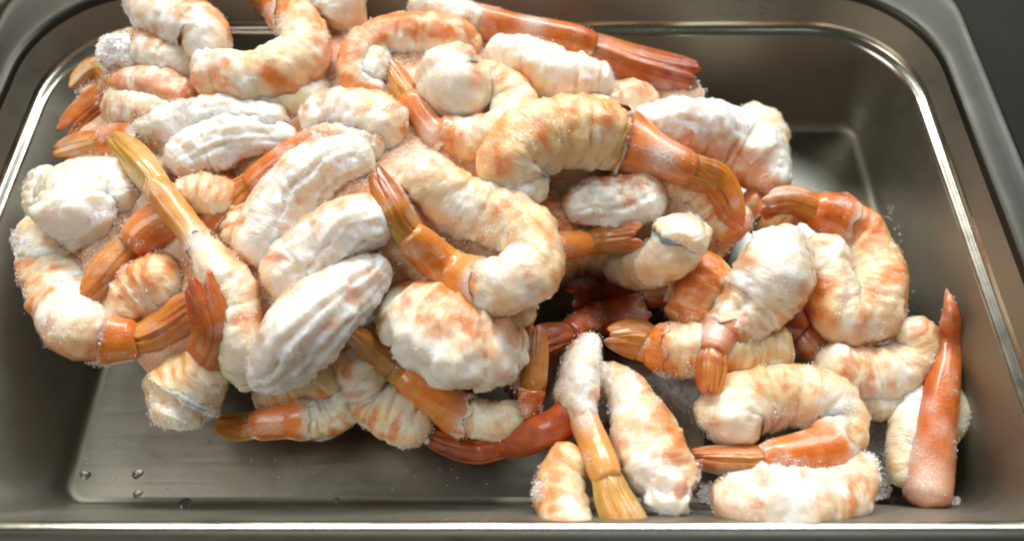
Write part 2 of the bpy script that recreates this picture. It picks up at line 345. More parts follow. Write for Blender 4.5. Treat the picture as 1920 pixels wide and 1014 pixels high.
GROUP = "frozen shrimp heaped in the steel tray"
def shrimp(i, label, b=(), s=(), f=(), rib=0., cut=0., roll=25, o=.45, w=.45, y=.35, lobe=.3, seg=1., hue=.3, tip=.4, spread=.22, fr=12, flip=False, fz=1., os=(), ws=(), ys=(), ts=(), flat=.88, lump=1., dish=0., jag=1.):
    rs = np.random.RandomState(100 + i); seed = rs.rand(3) * 50
    if hue > .2: hue = min(hue + .08, .85)
    K = []
    for p in list(b) + list(s) + list(f):
        u, v, r = p[:3]; z = pile_z(u, v) + (p[3] if len(p) > 3 else 0)
        P = unproj(u, v, z); K.append((*P, r * (1.10 if len(K) < len(b) else .96) * ((P - CAM) @ FW) / FPX))
    C, q, kn = catmull(K, 240)
    nb, ns_ = len(b), len(s)
    qb = kn[nb - 1] if nb else 0.0; qs = kn[nb + ns_ - 1] if ns_ else qb; qf = kn[-1]
    # turning sense in the picture gives the side of the back
    pu = np.array([p[:2] for p in list(b) + list(s)], float); turn = 0
    for k in range(1, len(pu) - 1):
        a, c = pu[k] - pu[k - 1], pu[k + 1] - pu[k]; turn += math.atan2(a[0] * c[1] - a[1] * c[0], a @ c)
    sg = 1 if turn > 0 else -1
    if flip: sg = -sg
    base = C[:, :3].mean(0); root = empty("shrimp", (base[0], base[1], 0), label, "shrimp", GROUP)
    T, Nn, B = frames(C[:, :3]); Nn = Nn * -sg
    FR = np.hstack([C, T, Nn, B])
    ca, sa = math.cos(math.radians(roll)), math.sin(math.radians(roll))
    for k in range(0, 240, 10): CENTRES.append((*C[k, :4],))
    if nb:
        r0 = C[0, 3]; ntt = int(np.clip((qb + r0 * .4) / .075, 40, 150)); nph = 60
        G, sq = resample(FR, q, -0, qb, ntt); ext = r0 * .35
        over = .55 * np.interp(qb, q, C[:, 3]) if (s or f) else 0.0
        sq2 = np.linspace(-ext, qb + over, ntt); G, _ = resample(FR, q, 0, qb, ntt)
        G = np.stack([np.interp(sq2, q, FR[:, k]) for k in range(FR.shape[1])], 1)
        ex = np.minimum(sq2, 0); G[:, :3] += G[:, 4:7] * ex[:, None]
        P, R, Tt, Nv, Bv = G[:, :3], G[:, 3], G[:, 4:7], G[:, 7:10], G[:, 10:13]
        t = ((sq2 + ext) / (qb + ext))[:, None]
        D = ca * Nv + sa * Bv; Lt = np.cross(Tt, D)
        ph = np.linspace(-math.pi, math.pi, nph, endpoint=False)[None, :]
        a = sq2 + ext; cap = r0 * .75
        m = np.clip(a / cap, 0, 1); capm = (1 - (1 - m) ** 2.6) ** .42
        if not s and not f:
            m2 = np.clip((qb - sq2) / (R[-1] * .8), 0, 1); capm = capm * (1 - (1 - m2) ** 2.3) ** .45
        else: capm = capm * (1 - sstep(qb + .25 * over, qb + over * .99, sq2) ** 1.5 * .97)
        Rr = (R * capm)[:, None] * np.ones_like(ph)
        cx, sx = np.cos(ph), np.sin(ph)
        dirv = D[:, None, :] * cx[..., None] * 1.0 + Lt[:, None, :] * sx[..., None] * flat
        Q0 = P[:, None, :] + dirv * Rr[..., None]; qn = Q0 + seed
        aph = np.abs(ph) * np.ones_like(t)
        x = t * 5.6 + .28 * np.cos(ph) + .25 * (fbm(qn * .8, 2) - .5); fr_ = x % 1.0
        groove = np.exp(-(np.minimum(fr_, 1 - fr_) / .065) ** 2)
        k = 1 - .045 * seg * groove * (.3 + 1.4 * fbm(qn * 1.5 + 40, 2)) + .045 * seg * (fr_ - .5) * (1 - rib)
        belly = sstep(2.0, 2.9, aph); k -= .10 * belly
        k += .30 * lump * (fbm(qn * 1.0, 2) - .5) + .11 * lump * (np.abs(fbm(qn * 2.4, 2) - .5) * 2.6 - .35) + .04 * (fbm(qn * 8.5, 2) - .5)
        win = sstep(0, .12, t) * (1 - sstep(.82, 1, t))
        if rib:
            reg = (1 - sstep(1.25, 2.0, aph)) * win
            A = ph * (2.6 + 1.8 * np.clip(np.sin(math.pi * t), 0, 1) ** .7) * 1.55 + 1.6 * (fbm(qn * .9 + 9, 2) - .5) * 2 + 1.2 * t
            rid = np.abs(np.cos(A)) ** .8; lum = fbm(np.stack([t * 13 * np.ones_like(ph) + seed[0], np.round(A / math.pi) * 3.7, 0 * x], -1), 2)
            k += rib * reg * (.10 * (rid - .55) * (.1 + 1.6 * lum) + .17 * (lum - .5) * (.3 + .7 * rid) + .03 * np.cos(A * 3.1 + 2 * lum))
            k += dish * win * (-.20 * np.exp(-(ph / .55) ** 2) + .09 * np.exp(-((np.abs(ph) - 1.0) / .22) ** 2))
        else: rid = lum = reg = np.zeros_like(x)
        if cut:
            off = .12 * np.sin(t * 9 + seed[1])
            k += cut * win * (-.30 * np.exp(-((ph - off) / .17) ** 2) + .13 * np.exp(-((np.abs(ph - off) - .48) / .2) ** 2))
        hd = np.exp(-(a / (1.3 * r0)) ** 2)[:, None]
        k += lobe * hd * (1.1 * (np.abs(fbm(qn * 1.5 + 31, 1) - .5) * 2 - .35) * .7 + .5 * (fbm(qn * 4.5 + 3, 2) - .5))
        Q = P[:, None, :] + dirv * (Rr * np.clip(k, .35, 1.6))[..., None]
        Q = Q + Tt[:, None, :] * ((lobe * hd * .35 * r0 * (fbm(qn * 2.2 + 5, 2) - .5)))[..., None]
        Vv = Q.reshape(-1, 3); qf_ = qn.reshape(-1, 3)
        n1 = fbm(qf_ * 1.3 + 3, 3); n2 = fbm(qf_ * 2.6 + 11, 3); n3 = fbm(qf_ * 1.7 + 23, 3); n4 = vnoise(qf_ * 9)
        c1 = lambda n_, a_, b_: sstep(a_, b_, n_)
        X = lambda z: (z * np.ones_like(x)).reshape(-1)
        side = np.exp(-((X(aph) - 1.55) / .65) ** 2); strp = np.exp(-((X(fr_) - .45) / .25) ** 2); dors = np.exp(-(X(aph) / .95) ** 2)
        om = o * (1.7 * side * strp * c1(n1, .2, .7) + 1.0 * X(belly) * c1(n2, .35, .6) + .25 * c1(n3, .4, .75) * (1 - .6 * dors))
        om *= 1.5; om += o * .85 * sstep(.9, 2.1, X(aph)) * (.35 + .9 * c1(n3, .3, .7)) * (1 - .5 * lobe * X(hd * np.ones_like(ph))); band = fbm(np.stack([X(sq2[:, None]) * 3.4 + seed[0], X(ph * R.mean()) * .7 + seed[1], n1 * 1.2], 1), 2); om += .9 * o * c1(band, .54, .72) * (1 - .6 * dors); om += .5 * o * X(groove) * c1(n2, .35, .6)
        if s: om += .75 * sstep(.86, 1, X(t)) * (.4 + n1)
        om = np.maximum(om, spots_mask(Vv, os, c1(n2, .25, .65)))
        gm = w * (1.5 * dors * c1(n3, .3, .58) + .9 * c1(n2, .47, .66) + .16) + .9 * X(reg) * w + .6 * lobe * X(hd * np.ones_like(ph))
        gm = np.maximum(gm, spots_mask(Vv, ws, c1(n1, .2, .6)))
        ym = np.clip(y * 1.6 * c1(n1 * .5 + n4 * .15 + n2 * .35, .42, .62), 0, 1); ym = np.maximum(ym, spots_mask(Vv, ys, n2))
        if rib:
            gv_ = X(reg) * np.clip(1 - X(rid) * 1.25, 0, 1); gm -= .7 * gv_; ym = np.clip(ym - .4 * X(reg), 0, 1); om = np.maximum(om, .22 * gv_)
        gm = np.clip(gm, 0, 1); om = np.clip(om - .45 * gm * (om < .6), 0, 1); gm = gm * (1 - .55 * om)
        mask = np.stack([om, gm, ym, np.ones_like(om)], 1)
        Vv = Vv + dirv.reshape(-1, 3) * ((gm * (.075 * (vnoise(qf_ * 8) - .4) + .05 * (vnoise(qf_ * 15) - .5))) * np.repeat(capm, nph))[:, None]
        stv = np.stack([X(sq2[:, None]) + seed[0], X(ph * R.mean()) + seed[1], 0 * om], 1)
        ob = link_mesh("body", Vv, tube_faces(ntt, nph), M_FLESH, root, {"mask": mask, "st": stv})
        # frost granules stuck to the flesh
        ng = int(fz * 2600); nz = fbm(qf_ * 1.4 + 77, 2)
        if ng > 20:
            pr = np.clip(nz - .5, 0, 1) ** 2.6 * (Vv[:, 2] > P[:, 2].mean() - R.max()) + 1e-6
            idx = rs.choice(len(Vv), ng, p=pr / pr.sum())
            sz = .009 + .020 * rs.rand(ng) ** 4
            Gp = Vv[idx] + rs.randn(ng, 3) * .045
            gv, gf = granules(Gp, sz, rs); og = link_mesh("frost", gv, gf, M_FROST, root, smooth=False); og['kind'] = 'stuff'
    if s:
        a0 = qb - (.12 * (qs - qb) if nb else 0); a1 = qs + .03
        n_t, n_p = 40, 40
        G, sq = resample(FR, q, a0, a1, n_t); P, R, Tt, Nv, Bv = G[:, :3], G[:, 3], G[:, 4:7], G[:, 7:10], G[:, 10:13]
        D = ca * Nv + sa * Bv; Lt = np.cross(Tt, D); t = np.linspace(0, 1, n_t)[:, None]
        ph = np.linspace(-math.pi, math.pi, n_p, endpoint=False)[None, :]
        k = 1.0 + .04 * np.sin(np.clip(t * 3, 0, 1) * math.pi) + .07 * np.exp(-(np.abs(ph) / .25) ** 2) * np.sin(math.pi * t)
        k = k * (1 - .22 * sstep(.75, 1, t) ** 1.5)
        dirv = D[:, None] * np.cos(ph)[..., None] + Lt[:, None] * np.sin(ph)[..., None] * .9
        Q0 = P[:, None] + dirv * R[:, None, None]; qn = Q0 + seed
        k = k + .09 * (fbm(qn * 1.2, 2) - .5) + .07 * (fbm(np.stack([t * 2 * np.ones_like(ph), np.cos(ph) * 4 + 0 * t, np.sin(ph) * 4 + 0 * t], -1) + seed, 2) - .5)
        ends = np.ones(n_t); ends[-1] = .02; ends[-2] = .6
        if not nb: ends[0] = .02; ends[1] = .7
        Q = P[:, None] + dirv * (R[:, None] * k * ends[:, None])[..., None]
        if nb: Q = Q + Tt[:, None] * (R[:, None] * (1 - sstep(0, .3, t)) * (vnoise(np.stack([np.cos(ph) * 2.2 + 0 * t, np.sin(ph) * 2.2 + 0 * t, 0 * t * ph], -1) + seed) - .5) * .9 * jag)[..., None]
        Vv = Q.reshape(-1, 3)
        nz = fbm(Vv * 2 + seed, 3); nz2 = fbm(Vv * 1.1 + seed + 9, 2)
        fm = .32 * fz * sstep(.5, .8, nz) + (1.0 * (1 - sstep(0, .22, X2(t, ph))) * sstep(.3, .5, nz) if nb else 0)
        fm = np.maximum(fm, spots_mask(Vv, ws, nz))
        mk = np.stack([np.clip((nz2 - .35) * 1.2, 0, 1) * .5, np.clip(fm, 0, 1), nz, np.ones_like(nz)], 1)
        st = np.stack([X2(t, ph) + seed[0], X2(0 * t, np.abs(ph) / 1.2) + seed[1], 0 * nz], 1)
        osx = link_mesh("tail_segment", Vv, tube_faces(n_t, n_p), M_SHELL, root, {"mask": mk, "st": st}); osx.color = (hue, 0, 0, 1)
        ng = int(fz * 700); pr = np.clip(nz - .5, 0, 1) ** 1.5 * (.4 + np.clip(fm, 0, 1)) + 1e-7; idx = rs.choice(len(Vv), ng, p=pr / pr.sum())
        gv, gf = granules(Vv[idx] + rs.randn(ng, 3) * .03, .008 + .018 * rs.rand(ng) ** 3, rs)
        og = link_mesh("shell_frost", gv, gf, M_FROST, root, smooth=False); og['kind'] = 'stuff'
    if f:
        a0 = qs - .16 * (qf - qs); n_s, n_c = 30, 11
        Lf = qf - a0; cf, sf = math.cos(math.radians(fr)), math.sin(math.radians(fr))
        for (side, lat, wid, ln, hh, bow) in ((0, 0, .40, .84, .46, .25), (-1, .34, .56, .97, .36, .22), (1, .34, .56, 1.0, .40, .22), (-1, .56, .52, .94, .28, .2), (1, .56, .52, .91, .26, .2)):
            ln2 = ln * (1 + .05 * rs.randn())
            G, sq = resample(FR, q, a0, a0 + Lf * min(ln2, 1.0), n_s); P, R, Tt, Nv, Bv = G[:, :3], G[:, 3], G[:, 4:7], G[:, 7:10], G[:, 10:13]
            D = cf * Bv + sf * Nv; Lt = np.cross(Tt, D); sN = np.linspace(0, 1, n_s)[:, None]; c = np.linspace(-1, 1, n_c)[None, :]
            prof = (.72 + .28 * np.sin(np.clip(sN * 1.5, 0, 1) * math.pi / 2)) * np.sqrt(np.clip(1 - sN ** (4 if side else 2.4), 0, 1)) + .01
            off = side * (lat * (.75 + .25 * sN) + spread * sN ** 1.3 * (1 if abs(lat) < .5 else 1.7)) + .05 * rs.randn() * sN
            wob = .10 * (vnoise(np.stack([sN * 3 * np.ones_like(c), c * 2 + 0 * sN, 0 * sN * c + seed[2] + side * 5], -1)) - .5)
            top = bow * (1 - c ** 2) * prof * .55 + hh * (1 - .35 * sN) + wob + .06 * np.exp(-(c / .16) ** 2) * prof + .035 * np.cos(c * 14) * prof * .6
            top = top - .42 * (off + c * wid * prof) ** 2
            th = .07 * (1 - .6 * np.abs(c) ** 3)
            lat_ = off + c * wid * prof
            Qt = P[:, None] + (Lt[:, None] * lat_[..., None] + D[:, None] * top[..., None]) * R[:, None, None]
            Qb = P[:, None] + (Lt[:, None] * lat_[..., None] + D[:, None] * (top - th)[..., None]) * R[:, None, None]
            Vv = np.concatenate([Qt.reshape(-1, 3), Qb.reshape(-1, 3)]); n0 = n_s * n_c
            F = [grid_faces(n_s, n_c), grid_faces(n_s, n_c, n0, True)]
            rim = list(range(n_c)) + [r_ * n_c + n_c - 1 for r_ in range(1, n_s)] + [(n_s - 1) * n_c + j for j in range(n_c - 2, -1, -1)] + [r_ * n_c for r_ in range(n_s - 2, 0, -1)]
            rim = np.array(rim); rn = np.roll(rim, -1); F.append(np.stack([rim, rim + n0, rn + n0, rn], 1))
            nz = fbm(Vv * 2.2 + seed, 3); sv = np.tile(X2(sN, c), 2); cv = np.tile(X2(0 * sN, c), 2)
            mk = np.stack([np.clip(tip * sv ** 1.4 + .3 * (nz - .5), 0, 1), np.clip(.3 * fz * sstep(.5, .8, nz), 0, 1), nz, np.ones_like(nz)], 1)
            st = np.stack([sv * .8 + side * 3 + seed[0], cv * .9 + side * lat * 7 + seed[1], 0 * sv], 1)
            ob = link_mesh("tail_fin", Vv, np.concatenate(F), M_SHELL, root, {"mask": mk, "st": st}); ob.color = (np.clip(hue + .06 * rs.randn(), 0, 1), 0, 0, 1)
    return root
def X2(t, ph): return (t + 0 * ph).reshape(-1) if np.ndim(t) and np.any(t) else (0 * t + ph).reshape(-1)

# ------------------------------------------------------------------ every shrimp, head to tail: control points are (photo x, photo y, half width, height above the heap)
D = []
def S(label, dz=0, fat=1.0, **kw):
    if fat != 1.0: kw['b'] = [(p[0], p[1], p[2] * fat, *p[3:]) for p in kw['b']]
    if dz:
        for k in ("b", "s", "f"):
            if k in kw: kw[k] = [(*p[:3], (p[3] if len(p) > 3 else 0) + dz) for p in kw[k]]
    D.append((label, kw))
S("white shrimp chunk cut off by the top edge, left of the curled shrimp", b=[(258, -8, 34), (310, 25, 52), (385, 70, 50), (372, 118, 38)], o=.5, w=.6, roll=60, os=[(340, 20, 30), (290, 55, 25)])
S("pale orange shrimp piece lying against the icy lump above the left tail fans", b=[(215, 95, 30), (270, 95, 40), (335, 112, 40), (370, 140, 30)], o=.7, w=.5, roll=60, ws=[(210, 90, 35)], dz=-.4)
S("C-curled shrimp at the top whose orange tail points up out of the frame", fat=1.08, b=[(388, 142, 42, -.1), (450, 150, 46), (520, 140, 47), (570, 105, 46), (572, 60, 42), (545, 25, 38)], s=[(505, -12, 34)], f=[(430, -42, 30)], cut=.3, roll=10, o=.5, w=.35, y=.5, hue=.3, os=[(400, 140, 22), (500, 135, 20), (420, 115, 14)], ws=[(370, 110, 30), (450, 165, 35), (600, 90, 20)])
S("round white shrimp end at the top edge beside the curled one", b=[(560, -50, 50), (615, -15, 60), (640, 20, 52, -.3), (630, 60, 34, -.9)], o=.15, w=.7, y=.5, lobe=.1, ys=[(620, 60, 25)])
S("shrimp with a frosty white back and the uppermost amber fan at the left", b=[(345, 195, 38), (300, 170, 45), (250, 165, 40), (215, 160, 30)], f=[(180, 135, 26, .1), (135, 180, 26)], roll=-10, o=.9, w=.5, hue=.32, tip=.15, ws=[(250, 140, 28), (300, 140, 25), (330, 165, 20)], os=[(300, 180, 35), (255, 180, 20)], spread=.1)
S("shrimp with broad rusty tail fan hanging just under the uppermost amber fan", b=[(320, 225, 36), (265, 215, 40), (225, 200, 36)], f=[(190, 195, 36), (112, 262, 26)], o=.55, w=.3, hue=.42, tip=.3, spread=.12, ws=[(220, 215, 30)])
S("half buried shrimp showing a brownish orange tail just above the garlic-like white lump", b=[(330, 262, 30, -.5), (260, 262, 34, -.4)], s=[(190, 272, 34, -.3)], f=[(105, 300, 22, -.3)], o=.9, w=.1, hue=.38, tip=.1)
S("white garlic-like lobed shrimp end at the far left of the heap", b=[(158, 425, 56, .75), (150, 400, 68, .5), (155, 385, 76, -.2), (165, 380, 72, -1.2)], lobe=.75, o=.12, w=.9, y=.25, flat=1., roll=30, lump=1.2, ws=[(150, 400, 90)])
S("small white lobe pressed to the upper left of the garlic-like lump", b=[(75, 400, 38), (100, 350, 46), (125, 330, 40)], lobe=.5, o=.15, w=.9, y=.4, lump=1.5, ws=[(110, 340, 60)], os=[(65, 405, 16)])
S("small white lobe pressed to the upper right of the garlic-like lump", b=[(240, 385, 30), (215, 345, 44), (185, 328, 40)], lobe=.5, o=.15, w=.9, y=.3, lump=1.5, ws=[(200, 340, 60)])
S("shrimp curving down the left edge, its reddish fan under the two crossed tails", b=[(55, 455, 30), (92, 510, 50), (112, 570, 54), (148, 618, 52), (200, 636, 44)], s=[(262, 636, 40)], f=[(310, 615, 44), (372, 572, 34)], cut=.2, roll=20, o=.45, w=.5, hue=.36, tip=.5, spread=.15, ws=[(85, 590, 28), (45, 460, 25)], os=[(75, 405, 18)])
S("pale shrimp in the hollow behind the orange tail at the lower left", b=[(215, 595, 44, -.4), (272, 545, 58, -.4), (335, 500, 48, -.4)], o=.5, w=.3, y=.4)
S("bright orange shrimp tail pointing down left below the garlic-like lump", b=[(380, 400, 34, -.5), (335, 405, 40, -.1)], s=[(285, 430, 44), (240, 468, 35, .1)], f=[(205, 510, 37, .2), (150, 572, 22, .2)], o=1.2, w=.1, hue=.38, tip=.3, spread=.02)
S("shrimp with a translucent orange tail running left from under the topmost white ribbed back", b=[(710, 280, 34, -.2), (650, 268, 40), (600, 275, 36, .1)], s=[(535, 302, 33, .1), (465, 355, 34, 0)], f=[(430, 390, 38), (375, 455, 38, -.3)], o=.6, w=.6, hue=.42, tip=.3, spread=.12, ws=[(640, 262, 40)], fz=1.5)
S("small pale piece between the long amber tail and the orange one", b=[(335, 375, 32), (385, 365, 42), (445, 378, 38)], o=.5, w=.4)
S("shrimp with white striped back above the long amber tail", b=[(550, 258, 24), (470, 262, 44), (385, 280, 52), (315, 320, 34)], dish=.7, rib=.9, roll=75, flip=True, o=.5, w=.9, os=[(390, 322, 34), (460, 305, 24), (340, 320, 16)])
S("fuzzy white shrimp back above the striped one, left of centre", b=[(525, 222, 30), (430, 215, 40), (330, 232, 40), (250, 243, 20)], rib=.35, roll=80, o=.4, w=.8, os=[(290, 258, 24)], fz=2.)
S("frosted pale shrimp side below the top curled one", b=[(480, 190, 40, -.3), (560, 190, 36, -.5), (610, 165, 28, -.8)], o=.2, w=.4, fz=2.)
S("shrimp with long straight amber tail crossing the left of the heap diagonally", b=[(475, 705, 40, -.6), (450, 640, 48, -.3), (435, 560, 52, 0), (405, 500, 42, .2), (368, 448, 27, .3)], s=[(330, 398, 32, .4), (288, 342, 33, .4)], f=[(255, 300, 33, .4), (208, 252, 24, .3)], roll=70, o=.45, w=.35, hue=.18, tip=.2, spread=.02, ws=[(370, 450, 28), (410, 500, 20)], os=[(450, 600, 25)])
S("shrimp hanging at the lower left, a broad rust red fan rising from it", b=[(318, 785, 46), (345, 735, 72), (388, 684, 48)], f=[(410, 620, 46, .5), (374, 510, 40, .9)], roll=50, jag=.25, o=.35, w=.25, y=.8, hue=.55, tip=.3, spread=.1, lobe=.6, fr=5, os=[(330, 700, 30, .5)])
S("shrimp under the bottom left of the heap with a plump orange tail pointing left", b=[(652, 738, 46), (620, 772, 44), (570, 785, 38)], s=[(530, 790, 36), (470, 797, 32)], f=[(440, 800, 26), (400, 792, 16)], o=.7, w=.4, hue=.33, tip=.2, spread=.03, rib=.3, roll=40)
S("tan shrimp flank behind the lowest white ribbed back", b=[(490, 745, 34, -.4), (570, 728, 46, -.3), (650, 690, 50, -.3)], o=.5, w=.15, y=.7)
S("topmost of the three white ribbed shrimp backs in the middle", b=[(690, 290, 36), (615, 308, 54), (545, 370, 64), (495, 455, 58), (482, 505, 30)], rib=1., roll=62, o=.3, w=.85, seg=.3, lump=.7, dish=.4, os=[(560, 375, 15)])
S("middle of the three white ribbed shrimp backs in the middle", b=[(722, 412, 42), (655, 428, 58), (575, 490, 66), (512, 560, 46)], rib=1., roll=55, o=.35, w=.85, seg=.3, lump=.7, dz=.25, dish=.3, os=[(640, 515, 24), (580, 535, 20)])
S("lowest of the three white ribbed shrimp backs in the middle", b=[(715, 500, 36), (650, 545, 58), (570, 615, 70), (515, 685, 54), (482, 715, 24)], rib=1., roll=62, o=.35, w=.85, seg=.3, lump=.7, dz=.45, dish=.7, os=[(665, 555, 30), (625, 610, 26), (700, 515, 20)])
S("creamy shrimp with a ragged white end in the upper middle", b=[(575, 232, 36), (625, 215, 48), (700, 232, 60), (755, 268, 46, -.3)], lobe=.7, o=.4, w=.6, y=.6, roll=50, ws=[(590, 205, 40), (640, 190, 30), (720, 240, 25)], os=[(600, 245, 22), (690, 200, 16)], ys=[(660, 215, 30), (740, 240, 20)])
S("orange edged curled shrimp between the round white end and the long red tail", b=[(700, 178, 30, -.3), (664, 145, 32), (668, 100, 34), (715, 70, 38), (785, 62, 40), (850, 68, 36), (900, 95, 26, -.3)], roll=10, o=.9, w=.5, os=[(710, 75, 28), (790, 60, 26), (650, 110, 18), (850, 65, 20)], ws=[(690, 130, 22), (770, 85, 16), (660, 60, 18)])
S("white inner knob framed by the orange edged curl at the top", b=[(690, 150, 28), (696, 118, 32), (715, 98, 24, -.3)], o=.1, w=.7, lobe=.1, ws=[(690, 130, 30)])
S("shrimp with the longest tail, orange red and reaching right across the top", b=[(775, 5, 20), (830, 22, 30), (900, 48, 36)], s=[(980, 64, 38), (1060, 78, 38), (1120, 95, 40)], f=[(1200, 125, 44), (1318, 152, 44)], o=.7, w=.5, hue=.52, tip=.5, spread=.07, roll=50, ws=[(790, 12, 28), (1000, 45, 24), (1180, 110, 14)], os=[(880, 45, 30)], fr=20)
S("curled shrimp near the top with a white ball end and thin orange tail", fat=1.08, b=[(838, 118, 52, .3), (858, 165, 56, .4), (915, 160, 42, .2), (965, 195, 44), (950, 245, 42), (890, 268, 40), (835, 255, 34)], s=[(805, 240, 29), (765, 180, 32)], f=[(750, 155, 28), (724, 112, 20)], o=.4, w=.4, y=.7, lobe=.3, hue=.36, tip=.1, spread=.02, ws=[(840, 110, 50), (860, 165, 50), (805, 250, 22)], os=[(900, 215, 20), (860, 250, 16), (975, 240, 14)], ys=[(940, 190, 35), (900, 250, 25)])
S("white shrimp with one orange band below the long red tail", b=[(925, 95, 34), (975, 118, 50), (1050, 150, 56), (1115, 162, 46), (1150, 170, 30)], o=.3, w=.65, roll=45, os=[(980, 135, 26), (965, 160, 14)], ws=[(930, 90, 40), (1040, 130, 40), (1060, 180, 24)])
S("small pale shrimp piece under the fan end of the long red tail", b=[(1130, 190, 32, -.3), (1180, 185, 38, -.3), (1232, 200, 30, -.4)], o=.4, w=.4, os=[(1210, 165, 18)])
S("small tan piece with a brown streak above the large cream arc", b=[(1060, 215, 22), (1110, 205, 30), (1165, 225, 32)], o=.5, w=.4, os=[(1095, 200, 14)])
S("large cream arched shrimp right of centre whose tail ends in a frosted orange fan", fat=1.08, b=[(975, 378, 52, .1), (955, 315, 62, .3), (1000, 262, 60, .4), (1085, 242, 60, .5), (1165, 265, 54, .4)], s=[(1235, 292, 40, .4), (1300, 322, 40, .3)], f=[(1340, 352, 44, .2), (1388, 432, 26, .2)], o=.3, w=.25, y=.75, roll=12, hue=.38, tip=.5, spread=.06, ws=[(970, 370, 40), (990, 335, 30), (1240, 290, 30), (1130, 250, 18)], ys=[(1050, 240, 50), (1160, 270, 24)], os=[(1010, 230, 20, .6), (950, 290, 18, .5)])
S("white backed shrimp with deep orange flank at the upper right of the heap", b=[(1185, 240, 32), (1270, 240, 50), (1355, 262, 62), (1425, 310, 58), (1465, 362, 22)], roll=35, flip=True, o=.5, w=.7, rib=.2, os=[(1330, 285, 40), (1420, 310, 45), (1450, 345, 30), (1380, 290, 40)], ws=[(1260, 220, 60), (1340, 215, 40)])
S("cream speckled shrimp end at the far upper right of the heap", b=[(1385, 222, 26), (1425, 238, 42), (1440, 290, 42), (1430, 330, 30)], o=.15, w=.4, y=.4, os=[(1438, 238, 8), (1390, 232, 7)], ws=[(1400, 215, 30)])
S("shrimp with red tipped tail pointing up left in the very middle of the heap", fat=1.12, b=[(790, 312, 38, .3), (820, 350, 48, .4), (880, 390, 54, .4), (950, 410, 52, .4), (1000, 450, 50, .4), (1000, 505, 50, .4), (950, 540, 50, .4), (890, 535, 44, .4)], s=[(830, 500, 42, .5), (762, 430, 36, .6)], f=[(735, 385, 34, .6), (700, 312, 26, .6)], roll=15, o=.3, w=.45, y=.55, lobe=.3, hue=.24, tip=1.0, spread=.0, ws=[(860, 385, 40), (790, 310, 24), (930, 510, 40), (990, 545, 40), (900, 560, 24)], ys=[(960, 410, 30), (800, 330, 14)], os=[(965, 440, 18), (990, 520, 14), (900, 450, 12)])
S("shrimp whose frosty orange tail sticks out to the right beneath the large arc", b=[(960, 480, 28, -.8), (1010, 468, 30, -.5)], s=[(1050, 462, 30, -.1), (1105, 455, 27, .2)], f=[(1140, 450, 30, .3), (1208, 442, 30, .3)], o=.8, hue=.36, tip=.5, spread=.05, w=.2)
S("white ridged shrimp in the hollow under the large arc", b=[(1062, 395, 34, -.3), (1110, 378, 50, -.3), (1175, 375, 54, -.4), (1250, 355, 50, -.4)], rib=.9, roll=60, seg=.2, o=.6, w=.8, os=[(1180, 375, 24), (1200, 340, 30), (1240, 350, 26)], ws=[(1090, 380, 40)])
S("shrimp with a round yellowish cut face right under the large arc", b=[(1282, 425, 54, .5), (1278, 450, 54, .1), (1245, 488, 46, -.2), (1185, 505, 40, -.3), (1130, 488, 26, -.5)], lobe=.4, o=.2, w=.4, y=.6, ys=[(1260, 425, 32), (1280, 450, 20)], ws=[(1240, 390, 20), (1310, 440, 14), (1240, 470, 16), (1300, 480, 20)], os=[(1260, 525, 16)])
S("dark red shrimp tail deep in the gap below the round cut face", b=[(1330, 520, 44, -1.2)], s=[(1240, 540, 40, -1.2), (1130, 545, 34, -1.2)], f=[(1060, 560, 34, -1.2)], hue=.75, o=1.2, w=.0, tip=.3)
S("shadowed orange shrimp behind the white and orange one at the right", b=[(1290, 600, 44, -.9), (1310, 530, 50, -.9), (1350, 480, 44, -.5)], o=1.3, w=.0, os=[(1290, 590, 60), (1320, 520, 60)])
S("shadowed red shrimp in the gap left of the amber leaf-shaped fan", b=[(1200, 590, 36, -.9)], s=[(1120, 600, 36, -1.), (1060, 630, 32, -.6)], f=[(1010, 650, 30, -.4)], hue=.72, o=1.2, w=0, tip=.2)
S("white and orange shrimp at the right pointing its short tail straight down", b=[(1475, 450, 42), (1455, 510, 72), (1405, 580, 66), (1350, 630, 42, .5)], s=[(1334, 665, 33, .9)], f=[(1332, 685, 32, .9), (1328, 742, 24, .9)], roll=70, cut=.35, o=.5, w=.6, hue=.45, tip=.3, spread=.05, os=[(1410, 480, 34), (1350, 540, 30), (1390, 600, 20)], ws=[(1470, 520, 50), (1340, 620, 28), (1445, 600, 20)])
S("curled shrimp at the right edge of the heap, rusty frosted tail on top", fat=1.1, b=[(1545, 455, 34, .2), (1545, 520, 44, .2), (1570, 590, 50), (1625, 590, 52), (1645, 520, 48), (1620, 450, 42), (1575, 410, 38)], s=[(1520, 392, 36)], f=[(1480, 382, 34), (1422, 388, 28)], roll=15, o=.5, w=.35, y=.5, hue=.48, tip=.4, spread=.08, os=[(1560, 610, 24), (1630, 550, 30), (1600, 450, 18)], ws=[(1545, 480, 28), (1600, 610, 30), (1640, 620, 24), (1580, 460, 20)], ys=[(1600, 540, 24)])
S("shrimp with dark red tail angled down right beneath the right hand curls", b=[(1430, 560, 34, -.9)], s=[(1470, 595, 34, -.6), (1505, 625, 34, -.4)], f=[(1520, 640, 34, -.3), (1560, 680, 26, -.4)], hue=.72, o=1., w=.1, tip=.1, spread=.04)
S("shrimp resting low with a white lower edge, left of the upright red tail", fat=1.08, b=[(1548, 690, 38), (1610, 705, 52), (1680, 700, 50), (1720, 650, 42), (1705, 598, 28)], roll=0, o=.35, w=.4, y=.6, os=[(1620, 660, 40), (1590, 680, 30)], ws=[(1640, 735, 40), (1700, 705, 36), (1710, 610, 26)], ys=[(1670, 655, 24)])
